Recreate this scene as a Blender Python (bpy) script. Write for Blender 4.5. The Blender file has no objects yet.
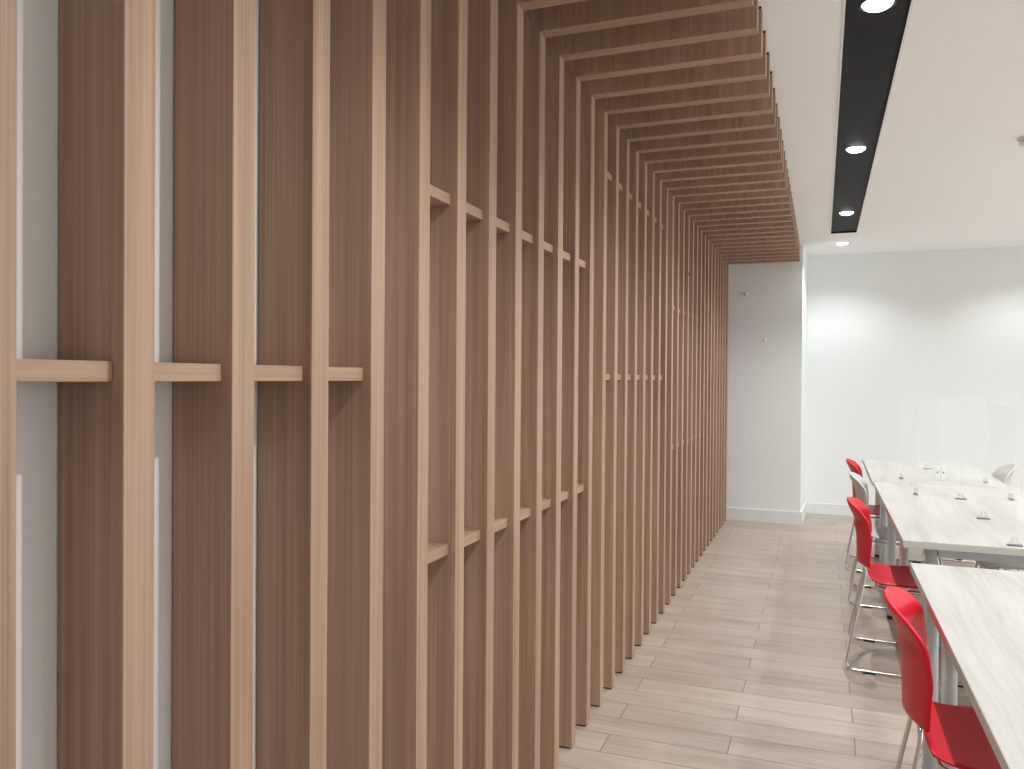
import bpy, bmesh, math, random
from mathutils import Vector, Matrix

random.seed(7)
SC = bpy.context.scene
COL = SC.collection

# ------------------------------------------------------------------ helpers
def link(name, bm, mats, parent=None, smooth=False, loc=(0, 0, 0), rz=0.0, normals=True):
    if normals:
        bmesh.ops.recalc_face_normals(bm, faces=bm.faces)
    me = bpy.data.meshes.new(name)
    bm.to_mesh(me)
    bm.free()
    if not isinstance(mats, (list, tuple)):
        mats = [mats]
    for m in mats:
        me.materials.append(m)
    if smooth:
        for p in me.polygons:
            p.use_smooth = True
    o = bpy.data.objects.new(name, me)
    COL.objects.link(o)
    o.location = loc
    o.rotation_euler = (0, 0, rz)
    if parent:
        o.parent = parent
    return o


def tag(o, label=None, cat=None, group=None, kind=None):
    if label:
        o['label'] = label
    if cat:
        o['category'] = cat
    if group:
        o['group'] = group
    if kind:
        o['kind'] = kind
    return o


def thing(name, label, cat, loc=(0, 0, 0), rz=0.0, group=None):
    o = bpy.data.objects.new(name, None)
    o.empty_display_size = 0.1
    COL.objects.link(o)
    o.location = loc
    o.rotation_euler = (0, 0, rz)
    return tag(o, label, cat, group)


def dup(root, loc, rz, label, group=None):
    r = root.copy()
    COL.objects.link(r)
    r.location = loc
    r.rotation_euler = (0, 0, rz)
    r['label'] = label
    if group:
        r['group'] = group
    for ch in list(root.children):
        c = ch.copy()
        COL.objects.link(c)
        c.parent = r
        for g in list(ch.children):
            d = g.copy()
            COL.objects.link(d)
            d.parent = c
    return r


def add_box(bm, lo, hi, bevel=0.0, seg=2, mi=0):
    x0, y0, z0 = lo
    x1, y1, z1 = hi
    vs = [bm.verts.new(p) for p in ((x0, y0, z0), (x1, y0, z0), (x1, y1, z0), (x0, y1, z0),
                                    (x0, y0, z1), (x1, y0, z1), (x1, y1, z1), (x0, y1, z1))]
    fs = [bm.faces.new([vs[i] for i in q]) for q in
          ((3, 2, 1, 0), (4, 5, 6, 7), (0, 1, 5, 4), (1, 2, 6, 5), (2, 3, 7, 6), (3, 0, 4, 7))]
    for f in fs:
        f.material_index = mi
    if bevel > 0:
        es = list({e for f in fs for e in f.edges})
        bmesh.ops.bevel(bm, geom=es, offset=bevel, segments=seg, profile=0.5, affect='EDGES')
    return fs


def add_prism_y(bm, poly, y0, y1, bevel=0.0, mat_of=None):
    """polygon of (x, z) swept along Y"""
    a = [bm.verts.new((x, y0, z)) for x, z in poly]
    b = [bm.verts.new((x, y1, z)) for x, z in poly]
    n = len(poly)
    fs = [bm.faces.new(a), bm.faces.new(b[::-1])]
    for i in range(n):
        f = bm.faces.new((a[i], b[i], b[(i + 1) % n], a[(i + 1) % n]))
        if mat_of:
            f.material_index = mat_of(i)
        fs.append(f)
    if bevel > 0:
        es = list({e for f in fs for e in f.edges})
        bmesh.ops.bevel(bm, geom=es, offset=bevel, segments=1, affect='EDGES')
    return fs


def add_cyl(bm, x, y, z0, z1, r0, r1=None, n=32, mi=0):
    r1 = r0 if r1 is None else r1
    a = [bm.verts.new((x + r0 * math.cos(2 * math.pi * i / n), y + r0 * math.sin(2 * math.pi * i / n), z0)) for i in range(n)]
    b = [bm.verts.new((x + r1 * math.cos(2 * math.pi * i / n), y + r1 * math.sin(2 * math.pi * i / n), z1)) for i in range(n)]
    fs = [bm.faces.new(a[::-1]), bm.faces.new(b)]
    for i in range(n):
        fs.append(bm.faces.new((a[i], a[(i + 1) % n], b[(i + 1) % n], b[i])))
    for f in fs:
        f.material_index = mi
    return fs


def add_lathe(bm, prof, c=(0, 0, 0), n=40, axis='z'):
    rings = []
    for r, h in prof:
        ring = []
        for i in range(n):
            a = 2 * math.pi * i / n
            p = (r * math.cos(a), r * math.sin(a), h) if axis == 'z' else (r * math.cos(a), h, r * math.sin(a))
            ring.append(bm.verts.new((c[0] + p[0], c[1] + p[1], c[2] + p[2])))
        rings.append(ring)
    for k in range(len(rings) - 1):
        for i in range(n):
            bm.faces.new((rings[k][i], rings[k][(i + 1) % n], rings[k + 1][(i + 1) % n], rings[k + 1][i]))
    if prof[0][0] > 1e-6:
        bm.faces.new(rings[0])
    if prof[-1][0] > 1e-6:
        bm.faces.new(rings[-1][::-1])
    bmesh.ops.remove_doubles(bm, verts=bm.verts, dist=1e-6)


def fillet(pts, r, n=6, closed=False):
    pts = [Vector(p) for p in pts]
    out = []
    m = len(pts)
    for i, p in enumerate(pts):
        if not closed and i in (0, m - 1):
            out.append(p)
            continue
        a, b = pts[i - 1], pts[(i + 1) % m]
        da, db = (a - p), (b - p)
        t = min(r, da.length * .45, db.length * .45)
        pa, pb = p + da.normalized() * t, p + db.normalized() * t
        for k in range(n + 1):
            s = k / n
            out.append(pa * (1 - s) ** 2 + p * (2 * s * (1 - s)) + pb * s ** 2)
    return out


def add_tube(bm, pts, rad, n=12, closed=False):
    pts = [Vector(p) for p in pts]
    m = len(pts)
    tang = []
    for i in range(m):
        a = pts[i - 1] if (i > 0 or closed) else pts[i]
        b = pts[(i + 1) % m] if (i < m - 1 or closed) else pts[i]
        tang.append((b - a).normalized())
    up = Vector((0, 0, 1)) if abs(tang[0].z) < .9 else Vector((1, 0, 0))
    u = (up - tang[0] * up.dot(tang[0])).normalized()
    rings = []
    for i in range(m):
        u = (u - tang[i] * u.dot(tang[i])).normalized()
        v = tang[i].cross(u)
        rings.append([bm.verts.new(pts[i] + (u * math.cos(2 * math.pi * k / n) + v * math.sin(2 * math.pi * k / n)) * rad)
                      for k in range(n)])
    for i in range(m if closed else m - 1):
        A, B = rings[i], rings[(i + 1) % m]
        for k in range(n):
            bm.faces.new((A[k], A[(k + 1) % n], B[(k + 1) % n], B[k]))
    if not closed:
        bm.faces.new(rings[0][::-1])
        bm.faces.new(rings[-1])


def add_shell(bm, fn, nu, nv, thick):
    """closed thin shell around the surface fn(s, t), s, t in -1..1"""
    P = [[Vector(fn(-1 + 2 * i / nu, -1 + 2 * j / nv)) for i in range(nu + 1)] for j in range(nv + 1)]
    N = [[None] * (nu + 1) for _ in range(nv + 1)]
    for j in range(nv + 1):
        for i in range(nu + 1):
            du = P[j][min(nu, i + 1)] - P[j][max(0, i - 1)]
            dv = P[min(nv, j + 1)][i] - P[max(0, j - 1)][i]
            nn = du.cross(dv)
            if nn.length < 1e-9:
                nn = Vector((0, 0, 1))
            N[j][i] = nn.normalized()
    A = [[bm.verts.new(P[j][i] + N[j][i] * thick * .5) for i in range(nu + 1)] for j in range(nv + 1)]
    B = [[bm.verts.new(P[j][i] - N[j][i] * thick * .5) for i in range(nu + 1)] for j in range(nv + 1)]
    for j in range(nv):
        for i in range(nu):
            bm.faces.new((A[j][i], A[j][i + 1], A[j + 1][i + 1], A[j + 1][i]))
            bm.faces.new((B[j][i], B[j + 1][i], B[j + 1][i + 1], B[j][i + 1]))
    loop = [(0, i) for i in range(nu)] + [(j, nu) for j in range(nv)] + [(nv, i) for i in range(nu, 0, -1)] + [(j, 0) for j in range(nv, 0, -1)]
    # a rounded rim: one middle ring pushed slightly outwards
    ctr = Vector((0, 0, 0))
    for j, i in loop:
        ctr += P[j][i]
    ctr /= len(loop)
    mid = []
    for k, (j, i) in enumerate(loop):
        ja, ia = loop[k - 1]
        jb, ib = loop[(k + 1) % len(loop)]
        t = (P[jb][ib] - P[ja][ia]).normalized()
        o = t.cross(N[j][i]).normalized()
        if o.dot(P[j][i] - ctr) < 0:
            o = -o
        mid.append(bm.verts.new(P[j][i] + o * thick * .45))
    for k in range(len(loop)):
        j, i = loop[k]
        j2, i2 = loop[(k + 1) % len(loop)]
        m1, m2 = mid[k], mid[(k + 1) % len(loop)]
        bm.faces.new((A[j][i], A[j2][i2], m2, m1))
        bm.faces.new((m1, m2, B[j2][i2], B[j][i]))


# ------------------------------------------------------------------ materials
def s2l(c):
    return tuple(((v / 255) / 12.92 if v / 255 <= .04045 else ((v / 255 + .055) / 1.055) ** 2.4) for v in c)


class NT:
    def __init__(self, name):
        self.m = bpy.data.materials.new(name)
        self.m.use_nodes = True
        self.t = self.m.node_tree
        self.b = self.t.nodes['Principled BSDF']
        self.out = self.t.nodes['Material Output']

    def n(self, typ, **kw):
        nd = self.t.nodes.new(typ)
        for k, v in kw.items():
            setattr(nd, k, v)
        return nd

    def l(self, a, b):
        self.t.links.new(a, b)

    def math(self, op, a, b=None, c=None):
        nd = self.n('ShaderNodeMath', operation=op)
        for i, v in enumerate((a, b, c)):
            if v is None:
                continue
            if isinstance(v, (int, float)):
                nd.inputs[i].default_value = v
            else:
                self.l(v, nd.inputs[i])
        return nd.outputs[0]

    def mix(self, fac, a, b, blend='MIX'):
        nd = self.n('ShaderNodeMix', data_type='RGBA', blend_type=blend)
        for sock, v in ((nd.inputs[0], fac), (nd.inputs[6], a), (nd.inputs[7], b)):
            if isinstance(v, (int, float)):
                sock.default_value = v
            elif isinstance(v, tuple):
                sock.default_value = v if len(v) == 4 else v + (1,)
            else:
                self.l(v, sock)
        return nd.outputs[2]

    def noise(self, vec, scale, detail=3, rough=.55):
        nd = self.n('ShaderNodeTexNoise')
        self.l(vec, nd.inputs['Vector'])
        nd.inputs['Scale'].default_value = scale
        nd.inputs['Detail'].default_value = detail
        nd.inputs['Roughness'].default_value = rough
        return nd.outputs[0]

    def mapping(self, vec, scale):
        nd = self.n('ShaderNodeMapping')
        self.l(vec, nd.inputs[0])
        nd.inputs['Scale'].default_value = scale
        return nd.outputs[0]

    def objco(self):
        return self.n('ShaderNodeTexCoord').outputs['Object']

    def ramp(self, fac, stops):
        nd = self.n('ShaderNodeValToRGB')
        cr = nd.color_ramp
        while len(cr.elements) < len(stops):
            cr.elements.new(.5)
        for e, (p, c) in zip(cr.elements, stops):
            e.position = p
            e.color = c if len(c) == 4 else c + (1,)
        self.l(fac, nd.inputs[0])
        return nd.outputs[0]

    def bump(self, height, strength, dist=.001):
        nd = self.n('ShaderNodeBump')
        nd.inputs['Strength'].default_value = strength
        nd.inputs['Distance'].default_value = dist
        self.l(height, nd.inputs['Height'])
        self.l(nd.outputs[0], self.b.inputs['Normal'])


def plain(name, col, rough=.5, metal=0.0, spec=.5):
    k = NT(name)
    k.b.inputs['Base Color'].default_value = col + (1,)
    k.b.inputs['Roughness'].default_value = rough
    k.b.inputs['Metallic'].default_value = metal
    k.b.inputs['Specular IOR Level'].default_value = spec
    return k.m


def paint(name, col, rough=.7):
    k = NT(name)
    f = k.noise(k.objco(), 1.3, 2)
    c = k.mix(f, tuple(v * .985 for v in col), tuple(min(1, v * 1.015) for v in col))
    k.l(c, k.b.inputs['Base Color'])
    k.b.inputs['Roughness'].default_value = rough
    k.b.inputs['Specular IOR Level'].default_value = .25
    k.bump(k.noise(k.objco(), 180, 2), .05, .0006)
    return k.m


def wood(name, dark, light, grain='z', rough=.45, fine=230.0, contrast=1.0):
    """laminate with straight fine grain along one axis"""
    k = NT(name)
    co = k.objco()
    oi = k.n('ShaderNodeObjectInfo')
    off = k.n('ShaderNodeVectorMath', operation='ADD')
    sc = k.n('ShaderNodeVectorMath', operation='SCALE')
    cmb = k.n('ShaderNodeCombineXYZ')
    for i in range(3):
        k.l(oi.outputs['Random'], cmb.inputs[i])
    k.l(cmb.outputs[0], sc.inputs[0])
    sc.inputs['Scale'].default_value = 37.0
    k.l(co, off.inputs[0])
    k.l(sc.outputs[0], off.inputs[1])
    st = {'z': (1, 1, .006), 'x': (.006, 1, 1), 'y': (1, .006, 1)}[grain]
    st2 = {'z': (1, 1, .03), 'x': (.03, 1, 1), 'y': (1, .03, 1)}[grain]
    n1 = k.noise(k.mapping(off.outputs[0], st), fine, 4, .6)
    n2 = k.noise(k.mapping(off.outputs[0], st2), 38.0, 2, .5)
    f = k.math('ADD', k.math('MULTIPLY', n1, .6), k.math('MULTIPLY', n2, .4))
    mid = tuple((a + b) / 2 for a, b in zip(dark, light))
    w = .13 / contrast
    c = k.ramp(f, [(.5 - w, dark), (.5, mid), (.5 + w, light)])
    # every board a little different
    v = k.math('MULTIPLY_ADD', oi.outputs['Random'], .10, .95)
    hsv = k.n('ShaderNodeHueSaturation')
    k.l(c, hsv.inputs['Color'])
    k.l(v, hsv.inputs['Value'])
    k.l(hsv.outputs[0], k.b.inputs['Base Color'])
    k.b.inputs['Roughness'].default_value = rough
    k.b.inputs['Specular IOR Level'].default_value = .35
    k.bump(n1, .12, .0006)
    return k.m


# --- wood tones
SIDE_D, SIDE_L = (.31, .196, .133), (.465, .312, .222)
EDGE_D, EDGE_L = (.325, .210, .138), (.45, .312, .215)
M_side = wood('walnut_laminate_face', SIDE_D, SIDE_L, 'z', .42, 200)
M_edge = wood('laminate_edge_band', EDGE_D, EDGE_L, 'z', .45, 240, 1.4)
M_edge_x = wood('laminate_edge_band_across', EDGE_D, EDGE_L, 'x', .45, 260, .8)
M_shelf = wood('shelf_laminate', EDGE_D, EDGE_L, 'y', .45, 260, .8)

M_white = paint('white_wall_paint', (.79, .825, .82))
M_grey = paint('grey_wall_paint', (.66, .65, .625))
M_ceil = paint('ceiling_paint', (.92, .93, .935), .8)
M_base = plain('white_skirting', (.74, .76, .76), .45)
M_black = plain('matt_black_metal_and_gap_shadow', (.006, .006, .0065), .6, 0, .2)
M_dark = plain('dark_rubber', (.025, .024, .023), .6)
M_ring = plain('lamp_ring_white', (.8, .8, .8), .4)
M_ringblk = plain('lamp_ring_black', (.02, .02, .021), .45)
M_chrome = plain('chrome', (.72, .71, .70), .16, 1.0)
M_leg = plain('pale_grey_lacquer', (.66, .73, .77), .38, 0.0)
M_rail = plain('blue_grey_lacquer', (.58, .64, .72), .4)
M_det = plain('detector_plastic', (.80, .78, .74), .5)
M_hook = plain('white_plastic', (.80, .80, .78), .35)
M_clipdark = plain('smoky_clip', (.16, .16, .16), .35)


def plastic(name, col, rough=.38):
    k = NT(name)
    k.b.inputs['Base Color'].default_value = col + (1,)
    k.b.inputs['Roughness'].default_value = rough
    k.b.inputs['Specular IOR Level'].default_value = .3
    k.bump(k.noise(k.objco(), 420, 2), .06, .0004)
    return k.m


M_red = plastic('red_plastic', (.64, .010, .026))
M_greyp = plastic('pale_grey_plastic', (.55, .54, .52))


def emission(name, col, strength):
    k = NT(name)
    k.b.inputs['Base Color'].default_value = (.9, .9, .9, 1)
    k.b.inputs['Emission Color'].default_value = col + (1,)
    k.b.inputs['Emission Strength'].default_value = strength
    return k.m


M_lamp = emission('lit_lens', (1, .99, .97), 9.0)


def acrylic(name, tint, gloss=.06):
    k = NT(name)
    tr = k.n('ShaderNodeBsdfTransparent')
    tr.inputs[0].default_value = tint + (1,)
    gl = k.n('ShaderNodeBsdfGlossy')
    gl.inputs['Roughness'].default_value = .03
    fr = k.n('ShaderNodeFresnel')
    fr.inputs[0].default_value = 1.45
    ms = k.n('ShaderNodeMixShader')
    k.l(k.math('MULTIPLY', fr.outputs[0], .06), ms.inputs[0])
    k.l(tr.outputs[0], ms.inputs[1])
    k.l(gl.outputs[0], ms.inputs[2])
    k.l(ms.outputs[0], k.out.inputs[0])
    return k.m


M_acr = acrylic('clear_acrylic', (.992, .995, .995))
M_acredge = NT('frosted_acrylic_edge')
M_acredge.b.inputs['Base Color'].default_value = (.86, .9, .9, 1)
M_acredge.b.inputs['Roughness'].default_value = .3
M_acredge.b.inputs['Alpha'].default_value = .06
M_acredge = M_acredge.m


def floor_mat():
    k = NT('pale_wood_look_plank_tiles')
    co = k.n('ShaderNodeTexCoord').outputs['Object']
    sep = k.n('ShaderNodeSeparateXYZ')
    k.l(co, sep.inputs[0])
    x, y = sep.outputs[0], sep.outputs[1]
    ROW, LEN = .1556, .88
    ry = k.math('DIVIDE', k.math('SUBTRACT', y, 3.121 - ROW / 2 - ROW * 60), ROW)
    row = k.math('FLOOR', ry)
    fy = k.math('FRACT', ry)
    par = k.math('MODULO', row, 2.0)
    rx = k.math('DIVIDE', k.math('SUBTRACT', k.math('SUBTRACT', x, -.31 - LEN * 20), k.math('MULTIPLY', par, LEN / 2)), LEN)
    cell = k.math('FLOOR', rx)
    fx = k.math('FRACT', rx)
    dy = k.math('MULTIPLY', k.math('MINIMUM', fy, k.math('SUBTRACT', 1.0, fy)), ROW)
    dx = k.math('MULTIPLY', k.math('MINIMUM', fx, k.math('SUBTRACT', 1.0, fx)), LEN)
    d = k.math('MINIMUM', dx, dy)
    mr = k.n('ShaderNodeMapRange', interpolation_type='SMOOTHSTEP')
    k.l(d, mr.inputs[0])
    mr.inputs[1].default_value = .0009
    mr.inputs[2].default_value = .0026
    joint = mr.outputs[0]                   # 0 in the joint, 1 on the plank
    idv = k.n('ShaderNodeCombineXYZ')
    k.l(row, idv.inputs[0])
    k.l(cell, idv.inputs[1])
    wn = k.n('ShaderNodeTexWhiteNoise', noise_dimensions='3D')
    k.l(idv.outputs[0], wn.inputs['Vector'])
    rnd = wn.outputs['Value']
    off = k.n('ShaderNodeVectorMath', operation='ADD')
    sc = k.n('ShaderNodeVectorMath', operation='SCALE')
    k.l(wn.outputs['Color'], sc.inputs[0])
    sc.inputs['Scale'].default_value = 40.0
    k.l(co, off.inputs[0])
    k.l(sc.outputs[0], off.inputs[1])
    g1 = k.noise(k.mapping(off.outputs[0], (.05, 1, 1)), 95, 4, .6)
    g2 = k.noise(k.mapping(off.outputs[0], (.22, 1, 1)), 11, 3, .5)
    f = k.math('ADD', k.math('MULTIPLY', g1, .45), k.math('MULTIPLY', g2, .55))
    c = k.ramp(f, [(.34, (.335, .268, .212)), (.5, (.405, .335, .275)), (.66, (.46, .39, .325))])
    hsv = k.n('ShaderNodeHueSaturation')
    k.l(c, hsv.inputs['Color'])
    k.l(k.math('MULTIPLY_ADD', rnd, .16, .92), hsv.inputs['Value'])
    col = k.mix(joint, (.17, .135, .11), hsv.outputs[0])
    k.l(col, k.b.inputs['Base Color'])
    k.l(k.math('MULTIPLY_ADD', g2, .12, .30), k.b.inputs['Roughness'])
    k.b.inputs['Specular IOR Level'].default_value = .4
    k.bump(k.math('ADD', k.math('MULTIPLY', joint, 1.0), k.math('MULTIPLY', g1, .08)), .5, .0012)
    return k.m


M_floor = floor_mat()


def table_mat():
    k = NT('whitewashed_wood_laminate')
    co = k.objco()
    d = k.noise(k.mapping(co, (1, .25, 1)), 3.0, 2)
    off = k.n('ShaderNodeVectorMath', operation='MULTIPLY_ADD')
    k.l(co, off.inputs[0])
    off.inputs[1].default_value = (1, 1, 1)
    cb = k.n('ShaderNodeCombineXYZ')
    k.l(k.math('MULTIPLY', d, .12), cb.inputs[0])
    k.l(cb.outputs[0], off.inputs[2])
    g1 = k.noise(k.mapping(off.outputs[0], (1, .04, 1)), 70, 4, .6)
    g2 = k.noise(k.mapping(off.outputs[0], (1, .12, 1)), 10, 3, .5)
    f = k.math('ADD', k.math('MULTIPLY', g1, .5), k.math('MULTIPLY', g2, .5))
    c = k.ramp(f, [(.34, (.345, .335, .31)), (.52, (.445, .437, .41)), (.66, (.49, .487, .465))])
    k.l(c, k.b.inputs['Base Color'])
    k.b.inputs['Roughness'].default_value = .34
    k.b.inputs['Specular IOR Level'].default_value = .4
    return k.m


M_table = table_mat()
M_tedge = plain('grey_edge_band', (.50, .485, .455), .45)

# ------------------------------------------------------------------ dimensions
HCAM = 1.3752
AX = -.85            # front plane of the slats
WALLX = -.969        # wall behind them
PITCH, FW, Y1 = .206, .053, .8031
HB = 2.4798          # underside of the overhead beams
BT = 2.628           # top of the beams
TIPX = -.2005
CEIL = 2.638
FAR = 8.825
STUBY = 8.125
STUBX = -.176
STUBF = -.143
XR = 6.0
YB = -3.2
SLAT_N = 37          # slats 0..36


NUDGE = {0: .0046, 1: .0015, 2: .0034, 3: .006, 4: .0043, 5: .003, 6: .001}


def YI(i):
    return Y1 + PITCH * (i - 1) + NUDGE.get(i, 0)


# ------------------------------------------------------------------ the setting
def struct(name, bm, m):
    return tag(link(name, bm, m), kind='structure')


bm = bmesh.new()
add_box(bm, (WALLX - .1, YB - .1, -.08), (XR, FAR + .1, 0))
struct('floor', bm, M_floor)

STRIPS = (.165, 1.77, 3.40)
SW = .106
SY0, SY1 = .45, 7.54
xs = [WALLX - .1]
for s in STRIPS:
    xs += [s - SW, s + SW]
xs.append(XR)
ys = [YB - .1, SY0, SY1, FAR + .1]
bm = bmesh.new()
for a in range(len(xs) - 1):
    for b in range(3):
        if b == 1 and a % 2 == 1:
            continue
        add_box(bm, (xs[a], ys[b], CEIL), (xs[a + 1], ys[b + 1], CEIL + .05))
bmesh.ops.remove_doubles(bm, verts=bm.verts, dist=1e-5)
struct('ceiling', bm, M_ceil)

bm = bmesh.new()
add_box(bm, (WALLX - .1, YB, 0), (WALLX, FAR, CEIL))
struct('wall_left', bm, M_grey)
bm = bmesh.new()
add_box(bm, (WALLX, FAR, 0), (XR, FAR + .1, CEIL))
struct('wall_back', bm, M_white)
bm = bmesh.new()
add_box(bm, (WALLX - .1, YB - .1, 0), (XR, YB, CEIL))
struct('wall_rear', bm, M_white)
bm = bmesh.new()
pl = [(WALLX, STUBY), (STUBX, STUBY), (STUBF, FAR), (WALLX, FAR)]
lo = [bm.verts.new((x, y, 0)) for x, y in pl]
hi = [bm.verts.new((x, y, CEIL)) for x, y in pl]
bm.faces.new(lo)
bm.faces.new(hi[::-1])
for i in range(4):
    bm.faces.new((lo[i], lo[(i + 1) % 4], hi[(i + 1) % 4], hi[i]))
struct('wall_corner', bm, M_white)

bm = bmesh.new()
add_box(bm, (STUBF + .012, FAR - .012, 0), (XR, FAR, .112), .002, 1)
struct('baseboard_back', bm, M_base)
bm = bmesh.new()
add_prism = [(WALLX, STUBY - .012), (STUBX + .012, STUBY - .012), (STUBF + .012, FAR - .012), (STUBF, FAR - .012), (STUBX, STUBY), (WALLX, STUBY)]
lo = [bm.verts.new((x, y, 0)) for x, y in add_prism]
hi = [bm.verts.new((x, y, .118)) for x, y in add_prism]
bm.faces.new(lo)
bm.faces.new(hi[::-1])
for i in range(6):
    bm.faces.new((lo[i], lo[(i + 1) % 6], hi[(i + 1) % 6], hi[i]))
struct('baseboard_corner', bm, M_base)

# ------------------------------------------------------------------ ordinals
ONES = ['first', 'second', 'third', 'fourth', 'fifth', 'sixth', 'seventh', 'eighth', 'ninth', 'tenth', 'eleventh',
        'twelfth', 'thirteenth', 'fourteenth', 'fifteenth', 'sixteenth', 'seventeenth', 'eighteenth', 'nineteenth']
TENS = {2: ('twentieth', 'twenty'), 3: ('thirtieth', 'thirty')}


def nth(n):
    if n < 20:
        return ONES[n - 1]
    t, o = divmod(n, 10)
    return TENS[t][0] if o == 0 else TENS[t][1] + '-' + ONES[o - 1]


# ------------------------------------------------------------------ the slats
def make_slat():
    t = thing('wood_slat', 'x', 'slat', (AX, YI(0), 0))
    D = WALLX + .002 - AX            # back of the upright, local x
    H, T = HB, BT
    bm = bmesh.new()
    z0 = .006
    add_prism_y(bm, [(D, z0), (0, z0), (0, H), (D, T)], 0, FW, .0009, lambda i: 1 if i == 1 else 0)
    link('upright', bm, [M_side, M_edge], t)
    bm = bmesh.new()
    L = TIPX - AX
    add_prism_y(bm, [(D, T), (0, H), (L, H), (L, T)], 0, FW, .0009, lambda i: {1: 1, 2: 2}.get(i, 0))
    link('overhead_beam', bm, [M_side, M_edge_x, M_edge], t)
    bm = bmesh.new()
    add_box(bm, (D + .01, .005, 0), (-.005, FW - .005, z0))
    link('foot', bm, M_dark, t)
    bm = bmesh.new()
    add_box(bm, (.02, .004, T), (L - .002, FW - .004, T + .0085))  # black strip stands in for the contact shadow between beam and ceiling
    link('gap_shadow_strip', bm, M_black, t)
    return t


def slat_label(i):
    n = i + 1
    if i == 0:
        return 'wood slat cut by the left edge of the photo, bare wall showing beside it'
    if i == SLAT_N - 1:
        return 'last and farthest wood slat of the row, against the grey corner wall'
    if i <= SLAT_N // 2:
        return 'floor-to-ceiling wood slat arching over the aisle, %s from the left end of the row' % nth(n)
    return 'floor-to-ceiling wood slat arching over the aisle, %s from the far corner wall' % nth(SLAT_N - i)


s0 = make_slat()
s0['label'] = slat_label(0)
s0['group'] = 'wood slats lining the aisle'
slats = [s0]
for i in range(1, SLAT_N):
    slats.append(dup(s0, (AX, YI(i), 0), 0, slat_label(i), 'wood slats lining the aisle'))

# a small dark knot on one slat
bm = bmesh.new()
add_lathe(bm, [(.0, .004), (.011, .004), (.014, 0)], (0, 0, 0), 20)
k = link('knot', bm, M_dark, slats[24], True, (.001, FW / 2, 2.085))
k.rotation_euler = (0, math.pi / 2, 0)
tag(k, 'small dark round knot')

# ------------------------------------------------------------------ shelves between the slats
REC = -.019
SH_T = .027


def make_shelf():
    bm = bmesh.new()
    x0 = WALLX + .001 - AX
    add_box(bm, (x0, .0006, -SH_T / 2), (REC, PITCH - FW - .0006, SH_T / 2), .0008, 1)
    o = link('slat_shelf', bm, M_shelf)
    return o


LEV = {'a': .943, 'b': 1.379, 'c': 1.817, 'd': 2.252}
CL = [('nearest cluster', 0, 4, 'b'), ('second cluster', 5, 7, 'ac'), ('third cluster', 13, 7, 'bd'),
      ('fourth cluster', 21, 7, 'ac'), ('farthest cluster', 29, 7, 'b')]
RN = {'a': 'lower row', 'b': 'middle row', 'c': 'upper row', 'd': 'top row'}
proto = None
for cname, g0, n, rows in CL:
    for r in rows:
        for j in range(n):
            if proto is None:
                proto = o = make_shelf()
            else:
                o = proto.copy()
                COL.objects.link(o)
            o.location = (AX, YI(g0 + j) + FW, LEV[r])
            o.scale.y = (YI(g0 + j + 1) - YI(g0 + j) - FW) / (PITCH - FW)
            if len(rows) == 1:
                lab = 'small wood shelf between slats, %s in the eye-level row of the %s' % (nth(j + 1), cname)
            else:
                hl = {'a': 'lower row', 'c': 'upper row', 'b': 'eye-level row', 'd': 'high row'}[r]
                lab = 'small wood shelf between slats, %s in the %s of the %s' % (nth(j + 1), hl, cname)
            tag(o, lab, 'shelf', 'small shelves between the slats')

# ------------------------------------------------------------------ lights
LAMP_POWER = 78.0


def spot(name, loc, parent, power):
    ld = bpy.data.lights.new(name, 'SPOT')
    ld.energy = power
    ld.spot_size = math.radians(136)
    ld.spot_blend = .68
    ld.shadow_soft_size = .016
    ld.color = (.965, .985, 1.0)
    o = bpy.data.objects.new(name, ld)
    COL.objects.link(o)
    o.location = loc
    o.parent = parent
    return o


def make_trough(sx, label):
    t = thing('light_trough', label, 'light trough', (sx, 0, CEIL))
    bm = bmesh.new()
    dp, th = .012, .012
    add_box(bm, (-SW + .001, SY0 + .001, dp), (SW - .001, SY1 - .001, dp + th))
    add_box(bm, (-SW + .001, SY0 + .001, 0), (-SW + .004, SY1 - .001, dp))
    add_box(bm, (SW - .004, SY0 + .001, 0), (SW - .001, SY1 - .001, dp))
    add_box(bm, (-SW + .004, SY0 + .001, 0), (SW - .004, SY0 + .004, dp))
    add_box(bm, (-SW + .004, SY1 - .004, 0), (SW - .004, SY1 - .001, dp))
    link('channel', bm, M_black, t)
    bm = bmesh.new()
    for xx in (-SW, SW):
        add_box(bm, (xx - .004, SY0 - .004, -.0025), (xx + .004, SY1 + .004, 0))
    for yy in (SY0, SY1):
        add_box(bm, (-SW + .004, yy - .004, -.0025), (SW - .004, yy + .004, 0))
    link('rim', bm, M_ring, t)
    return t


def make_downlight(loc, label, ring_mat, z, power=None):
    t = thing('downlight', label, 'ceiling light', (loc[0], loc[1], z), 0, 'downlights')
    bm = bmesh.new()
    add_lathe(bm, [(.050, 0), (.056, -.003), (.060, -.002), (.060, 0)], (0, 0, 0), 40)
    link('ring', bm, ring_mat, t, True)
    bm = bmesh.new()
    add_lathe(bm, [(0, -.020), (.02, -.0185), (.035, -.014), (.045, -.007), (.0495, -.001), (.0495, .0)], (0, 0, 0), 40)
    link('lens', bm, M_lamp, t, True)
    spot('downlight_beam', (0, 0, -.024), t, power or LAMP_POWER)
    return t


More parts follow.
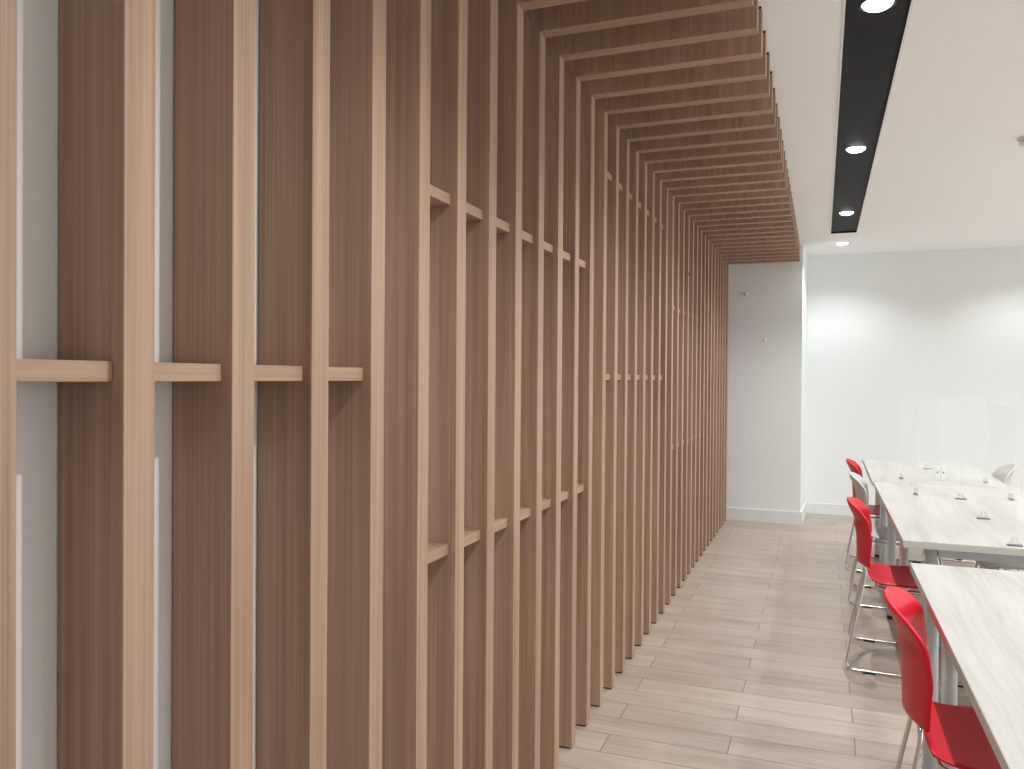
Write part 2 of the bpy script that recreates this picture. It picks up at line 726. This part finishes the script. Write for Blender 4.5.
LY = [1.245, 3.012, 4.858, 6.69]
make_trough(STRIPS[0], 'long black recessed trough in the white ceiling holding round downlights')
names = {3.012: 'round downlight in the black ceiling trough, nearest of the visible ones',
         4.858: 'round downlight in the black ceiling trough, middle of the visible three',
         6.69: 'round downlight near the far end of the black ceiling trough',
         1.245: 'round downlight in the black ceiling trough, just above the photo',
         }
for y in LY:
    make_downlight((STRIPS[0], y), names[y], M_ringblk, CEIL + .012)
make_downlight((.166, 8.10), 'round downlight in the plain white ceiling beyond the end of the trough', M_ring, CEIL, 34.0)
for si, where in ((1, 'over the far side of the tables'), (2, 'deep in the room, added unseen for fill')):  # the row deepest in the room is unseen, added for ambient fill
    make_trough(STRIPS[si], 'long black recessed ceiling trough ' + where)
    for q, y in enumerate(LY + [8.10]):
        z = CEIL if y > SY1 else CEIL + .012
        make_downlight((STRIPS[si], y), '%s round downlight of the ceiling row %s' % (nth(q + 1), where), M_ringblk if y < SY1 else M_ring, z, None if y < SY1 else 30.0)

# ------------------------------------------------------------------ smoke detector
t = thing('smoke_detector', 'small round smoke detector on the white ceiling, cut by the right edge', 'smoke detector', (.992, 4.885, CEIL))
bm = bmesh.new()
add_lathe(bm, [(.052, 0), (.052, -.010), (.049, -.013), (.0, -.013)], (0, 0, 0), 40)
link('base', bm, M_det, t, True)
bm = bmesh.new()
add_lathe(bm, [(.036, -.013), (.036, -.020), (.043, -.022), (.043, -.032), (.036, -.040), (.018, -.043), (0, -.043)], (0, 0, 0), 40)
link('sensor_head', bm, M_det, t, True)

# ------------------------------------------------------------------ hooks on the corner wall
t = thing('wall_hook', 'small round white hook high on the grey corner wall', 'wall hook', (-.690, STUBY, 2.195))
bm = bmesh.new()
add_lathe(bm, [(0, 0), (.017, 0), (.017, -.004), (.0, -.006)], (0, 0, 0), 28, 'y')
link('plate', bm, M_hook, t, True)
bm = bmesh.new()
add_tube(bm, fillet([(0, -.006, .004), (0, -.045, .004), (0, -.045, -.014), (.014, -.045, -.03), (.026, -.045, -.014)], .012), .006, 10)
link('hook', bm, M_hook, t, True)
t = thing('wall_bracket', 'small white ledge bracket lower on the grey corner wall', 'wall bracket', (-.529, STUBY, 1.760))
bm = bmesh.new()
add_box(bm, (-.024, -.004, -.022), (.024, 0, .006), .0015)
link('plate', bm, M_hook, t)
bm = bmesh.new()
add_box(bm, (-.024, -.040, -.022), (.024, -.004, -.014), .0015)
add_box(bm, (.017, -.040, -.014), (.024, -.004, .012), .0015)
link('ledge', bm, M_hook, t)


# ------------------------------------------------------------------ tables
def make_table(label, x0, x1, y0, y1, legs, rlegs, rz=0.0):
    cx, cy = (x0 + x1) / 2, (y0 + y1) / 2
    t = thing('dining_table', label, 'table', (cx, cy, 0), rz, 'pale tables in a row')
    hx, hy = (x1 - x0) / 2, (y1 - y0) / 2
    TZ, TT = .73, .03
    bm = bmesh.new()
    add_box(bm, (-hx, -hy, TZ - TT), (hx, hy, TZ), .0025, 2)
    for f in bm.faces:
        if abs(f.normal.z) < .5:
            f.material_index = 1
    bmesh.ops.recalc_face_normals(bm, faces=bm.faces)
    for f in bm.faces:
        f.material_index = 0 if f.calc_center_median().z > TZ - .002 else 1
    link('tabletop', bm, [M_table, M_tedge], t)
    for sx, side in ((-1, legs), (1, rlegs)):
        for (lx, ly) in side:
            px, py = sx * (hx - lx), ly - cy
            bm = bmesh.new()
            add_lathe(bm, [(.0, .02), (0.0225, .02), (0.0225, TZ - TT - .001), (0, TZ - TT - .001)], (px, py, 0), 28)
            lg = link('leg', bm, M_leg, t, True)
            for p in lg.data.polygons:
                p.use_smooth = abs(p.normal.z) < .5
            bm = bmesh.new()
            add_lathe(bm, [(0, 0), (.021, 0), (.023, .006), (.023, .02), (0, .02)], (px, py, 0), 24)
            link('foot', bm, M_dark, lg, True)
    ys = [ly - cy for _, ly in legs]
    lx = legs[0][0]
    for py in (min(ys), max(ys)):
        bm = bmesh.new()
        add_box(bm, (-hx + lx + .026, py - .012, TZ - TT - .05), (hx - lx - .026, py + .012, TZ - TT - .001), .002)
        link('cross_rail', bm, M_rail, t)
    for sx in (-1, 1):
        bm = bmesh.new()
        px = sx * (hx - lx - .06)
        add_box(bm, (px - .01, min(ys) + .0125, TZ - TT - .045), (px + .01, max(ys) - .0125, TZ - TT - .001), .002)
        link('side_rail', bm, M_rail, t)
    return t


make_table('pale wood-topped table nearest the camera, at the lower right corner', .298, 1.10, 1.37, 3.17, [(.07, 1.55), (.085, 2.85), (.062, 3.10)], [(.07, 1.55), (.062, 3.10)])
make_table('pale wood-topped table in the middle of the row, just behind the nearest table', .313, 1.115, 3.60, 5.615,
           [(.115, 3.72), (.097, 4.66), (.073, 5.13)], [(.115, 3.72), (.09, 4.64), (.09, 5.42)])
make_table('pale wood-topped table at the far end of the row, by the white wall', .312, 1.085, 5.63, 7.17, [(.09, 5.97), (.105, 6.88)], [(.09, 5.97), (.09, 7.02)], -.008)


# ------------------------------------------------------------------ chairs
def squircle(s, t, k):
    return s * math.sqrt(max(0, 1 - k * t * t / 2)), t * math.sqrt(max(0, 1 - k * s * s / 2))


def lerp(a, b, f):
    return a + (b - a) * f


def curve(tab, v):
    for (a, x), (b, y) in zip(tab, tab[1:]):
        if v <= b:
            f = (v - a) / (b - a)
            f = f * f * (3 - 2 * f)
            return x + (y - x) * f
    return tab[-1][1]


BZ0, BZ1 = .485, .782


def back_fn(s, t):
    a, b = squircle(s, t, lerp(.10, .74, (t + 1) / 2))
    hw = lerp(.202, .213, min(1, (b + 1) / .9))
    y = a * hw
    v = (b + 1) / 2
    z = BZ0 + v * (BZ1 - BZ0)
    xc = curve([(0, -.257), (.35, -.260), (.65, -.270), (1, -.306)], v)
    wrap = lerp(.060, .066, v) * (y / .21) ** 2
    return (xc + wrap, y, z)


def seat_fn(s, t):
    a, b = squircle(s, t, .30)
    x = a * .213 + .005
    hw = lerp(.205, .236, min(1, (a + 1) / 1.1))
    y = b * hw
    z = .418 - .012 * (1 - (y / .23) ** 2) * (1 - a * a * .6)
    if a > .55:
        z -= .03 * ((a - .55) / .45) ** 2
    if a < -.6:
        z += .02 * ((-.6 - a) / .4) ** 2
    return (x, y, z)


def make_chair(label, mat, loc, rz):
    t = thing('canteen_chair', label, 'chair', loc, rz, 'plastic chairs along the tables')
    bm = bmesh.new()
    add_shell(bm, seat_fn, 28, 28, .009)
    link('seat', bm, mat, t, True)
    bm = bmesh.new()
    add_shell(bm, back_fn, 28, 28, .010)
    link('backrest', bm, mat, t, True)
    bm = bmesh.new()
    R = .0068
    for s in (-1, 1):
        pts = [(-.2215, .163 * s, .488), (-.219, .176 * s, .452), (-.305, .255 * s, R + .004), (.255, .255 * s, R + .004), (.175, .210 * s, .388)]
        add_tube(bm, fillet(pts, .045, 7), R, 12)
    pts = [(.175, .210, .388), (-.175, .190, .388), (-.175, -.190, .388), (.175, -.210, .388)]
    add_tube(bm, fillet(pts, .06, 8), R, 12)
    add_tube(bm, [(.150, -.2, .388), (.150, .2, .388)], R * .9, 12)
    link('sled_frame', bm, M_chrome, t, True)
    for s in (-1, 1):
        for gx in (-.20, .18):
            bm = bmesh.new()
            add_box(bm, (gx - .028, .255 * s - .0085, 0), (gx + .028, .255 * s + .0085, .0105), .002, 2)
            link('glide', bm, M_dark, t)
    return t


c_red = make_chair('red plastic chair with chrome sled legs nearest the camera, at the front table', M_red, (.478, 2.46, 0), -.075)
dup(c_red, (.434, 4.365, 0), -.05, 'red plastic chair second from the camera, its whole chrome sled frame in view')
dup(c_red, (.486, 6.52, 0), -.05, 'red plastic chair farthest from the camera, behind the pale grey chair')
c_grey = make_chair('pale grey plastic chair between the two farther red chairs', M_greyp, (.480, 5.56, 0), -.05)
for x, y, lab in ((.985, 6.65, 'pale grey chair across the far table, seen through the clear screens'),
                  (1.02, 5.0, 'pale grey chair across the middle table, only its legs showing below it'),
                  (1.03, 4.3, 'pale grey chair across the middle table, outside the right edge of the photo')):
    dup(c_grey, (x, y, 0), math.pi, lab)


# ------------------------------------------------------------------ clear screens on the tables
TZ = .73
PT = 1.27


def make_screen(label, x0, y0, x1, y1, clips, along):
    t = thing('clear_screen', label, 'table screen', ((x0 + x1) / 2, (y0 + y1) / 2, TZ), 0, 'clear table screens')
    hx, hy = abs(x1 - x0) / 2, abs(y1 - y0) / 2
    th = .0025
    if along == 'y':
        lo, hi = (-th, -hy, .008), (th, hy, PT - TZ)
    else:
        lo, hi = (-hx, -th, .008), (hx, th, PT - TZ)
    bm = bmesh.new()
    add_box(bm, lo, hi)
    for f in bm.faces:
        n = f.normal
        big = abs(n.x) > .5 if along == 'y' else abs(n.y) > .5
        f.material_index = 0 if big else 1
    link('sheet', bm, [M_acr, M_acredge], t)
    for c in clips:
        px, py = (0, c - (y0 + y1) / 2) if along == 'y' else (c - (x0 + x1) / 2, 0)
        bm = bmesh.new()
        W, T2, Hh = .027, .011, .036
        if along == 'y':
            add_box(bm, (px - W, py - T2, 0), (px + W, py + T2, .006), .001, 1)
        else:
            add_box(bm, (px - T2, py - W, 0), (px + T2, py + W, .006), .001, 1)
        cl = link('clip', bm, M_clipdark, t)
        bm = bmesh.new()
        g = th + .0004
        for s in (-1, 1):
            if along == 'y':
                poly = [(s * g, .006), (s * .022, .006), (s * .010, Hh), (s * g, Hh)]
                a = [bm.verts.new((px + u, py - T2 * .9, z)) for u, z in poly]
                b = [bm.verts.new((px + u, py + T2 * .9, z)) for u, z in poly]
            else:
                poly = [(s * g, .006), (s * .022, .006), (s * .010, Hh), (s * g, Hh)]
                a = [bm.verts.new((px - T2 * .9, py + u, z)) for u, z in poly]
                b = [bm.verts.new((px + T2 * .9, py + u, z)) for u, z in poly]
            bm.faces.new(a)
            bm.faces.new(b[::-1])
            for i in range(4):
                bm.faces.new((a[i], b[i], b[(i + 1) % 4], a[(i + 1) % 4]))
        link('jaw', bm, M_clipjaw, cl)
    return t


k = NT('grey_translucent_clip')
k.b.inputs['Base Color'].default_value = (.42, .44, .44, 1)
k.b.inputs['Roughness'].default_value = .2
k.b.inputs['Alpha'].default_value = .14
M_clipjaw = k.m

make_screen('clear screen standing lengthwise along the middle table', .711, 3.63, .711, 4.985, [3.65, 4.304, 4.965], 'y')
make_screen('clear screen across the far end of the middle table', .495, 5.07, .975, 5.07, [.502, .968], 'x')
make_screen('clear screen across the near end of the far table', .486, 5.86, .984, 5.86, [.493, .977], 'x')
make_screen('clear screen standing lengthwise along the far table, toward the white wall', .722, 5.88, .722, 7.08, [6.56], 'y')
t = thing('screen_joint', 'white cross-shaped joint where the clear screens meet on the far table', 'joint', (.722, 5.868, TZ), 0)
bm = bmesh.new()
add_box(bm, (-.030, -.012, 0), (-.004, -.004, .095), .002)
add_box(bm, (.004, -.012, 0), (.030, -.004, .095), .002)
link('bracket', bm, M_hook, t)
bm = bmesh.new()
for sx in (-1, 1):
    add_lathe(bm, [(0, -.0135), (.005, -.0135), (.006, -.0122), (.006, -.0118)], (sx * .017, 0, .05), 14, 'y')
link('bolt', bm, M_clipdark, t)

# ------------------------------------------------------------------ world, camera, view
w = bpy.data.worlds.new('ambient_fill')  # even white surround added as ambient fill through the open right side
SC.world = w
w.use_nodes = True
w.node_tree.nodes['Background'].inputs[0].default_value = (.97, .985, 1, 1)
w.node_tree.nodes['Background'].inputs[1].default_value = 1.5

yaw, pitch, roll = .3654, -.009, .0071
f = Vector((-math.sin(yaw) * math.cos(pitch), math.cos(yaw) * math.cos(pitch), math.sin(pitch)))
r = Vector((math.cos(yaw), math.sin(yaw), 0))
u = r.cross(f)
r2 = r * math.cos(roll) + u * math.sin(roll)
u2 = -r * math.sin(roll) + u * math.cos(roll)
cd = bpy.data.cameras.new('camera')
cd.sensor_fit = 'HORIZONTAL'
cd.sensor_width = 36
cd.lens = 809.05 / 1024 * 36
cd.clip_start = .02
cam = bpy.data.objects.new('camera', cd)
COL.objects.link(cam)
cam.matrix_world = Matrix(((r2.x, u2.x, -f.x, 0), (r2.y, u2.y, -f.y, 0), (r2.z, u2.z, -f.z, HCAM), (0, 0, 0, 1)))
SC.camera = cam

vs = SC.view_settings
vs.view_transform = 'Standard'
vs.look = 'None'
vs.gamma = 1
vs.use_curve_mapping = False
vs.exposure = .36
SC.cycles.use_denoising = True
SC.cycles.max_bounces = 8
SC.cycles.diffuse_bounces = 5
SC.cycles.transparent_max_bounces = 16
SC.cycles.sample_clamp_indirect = 6.0
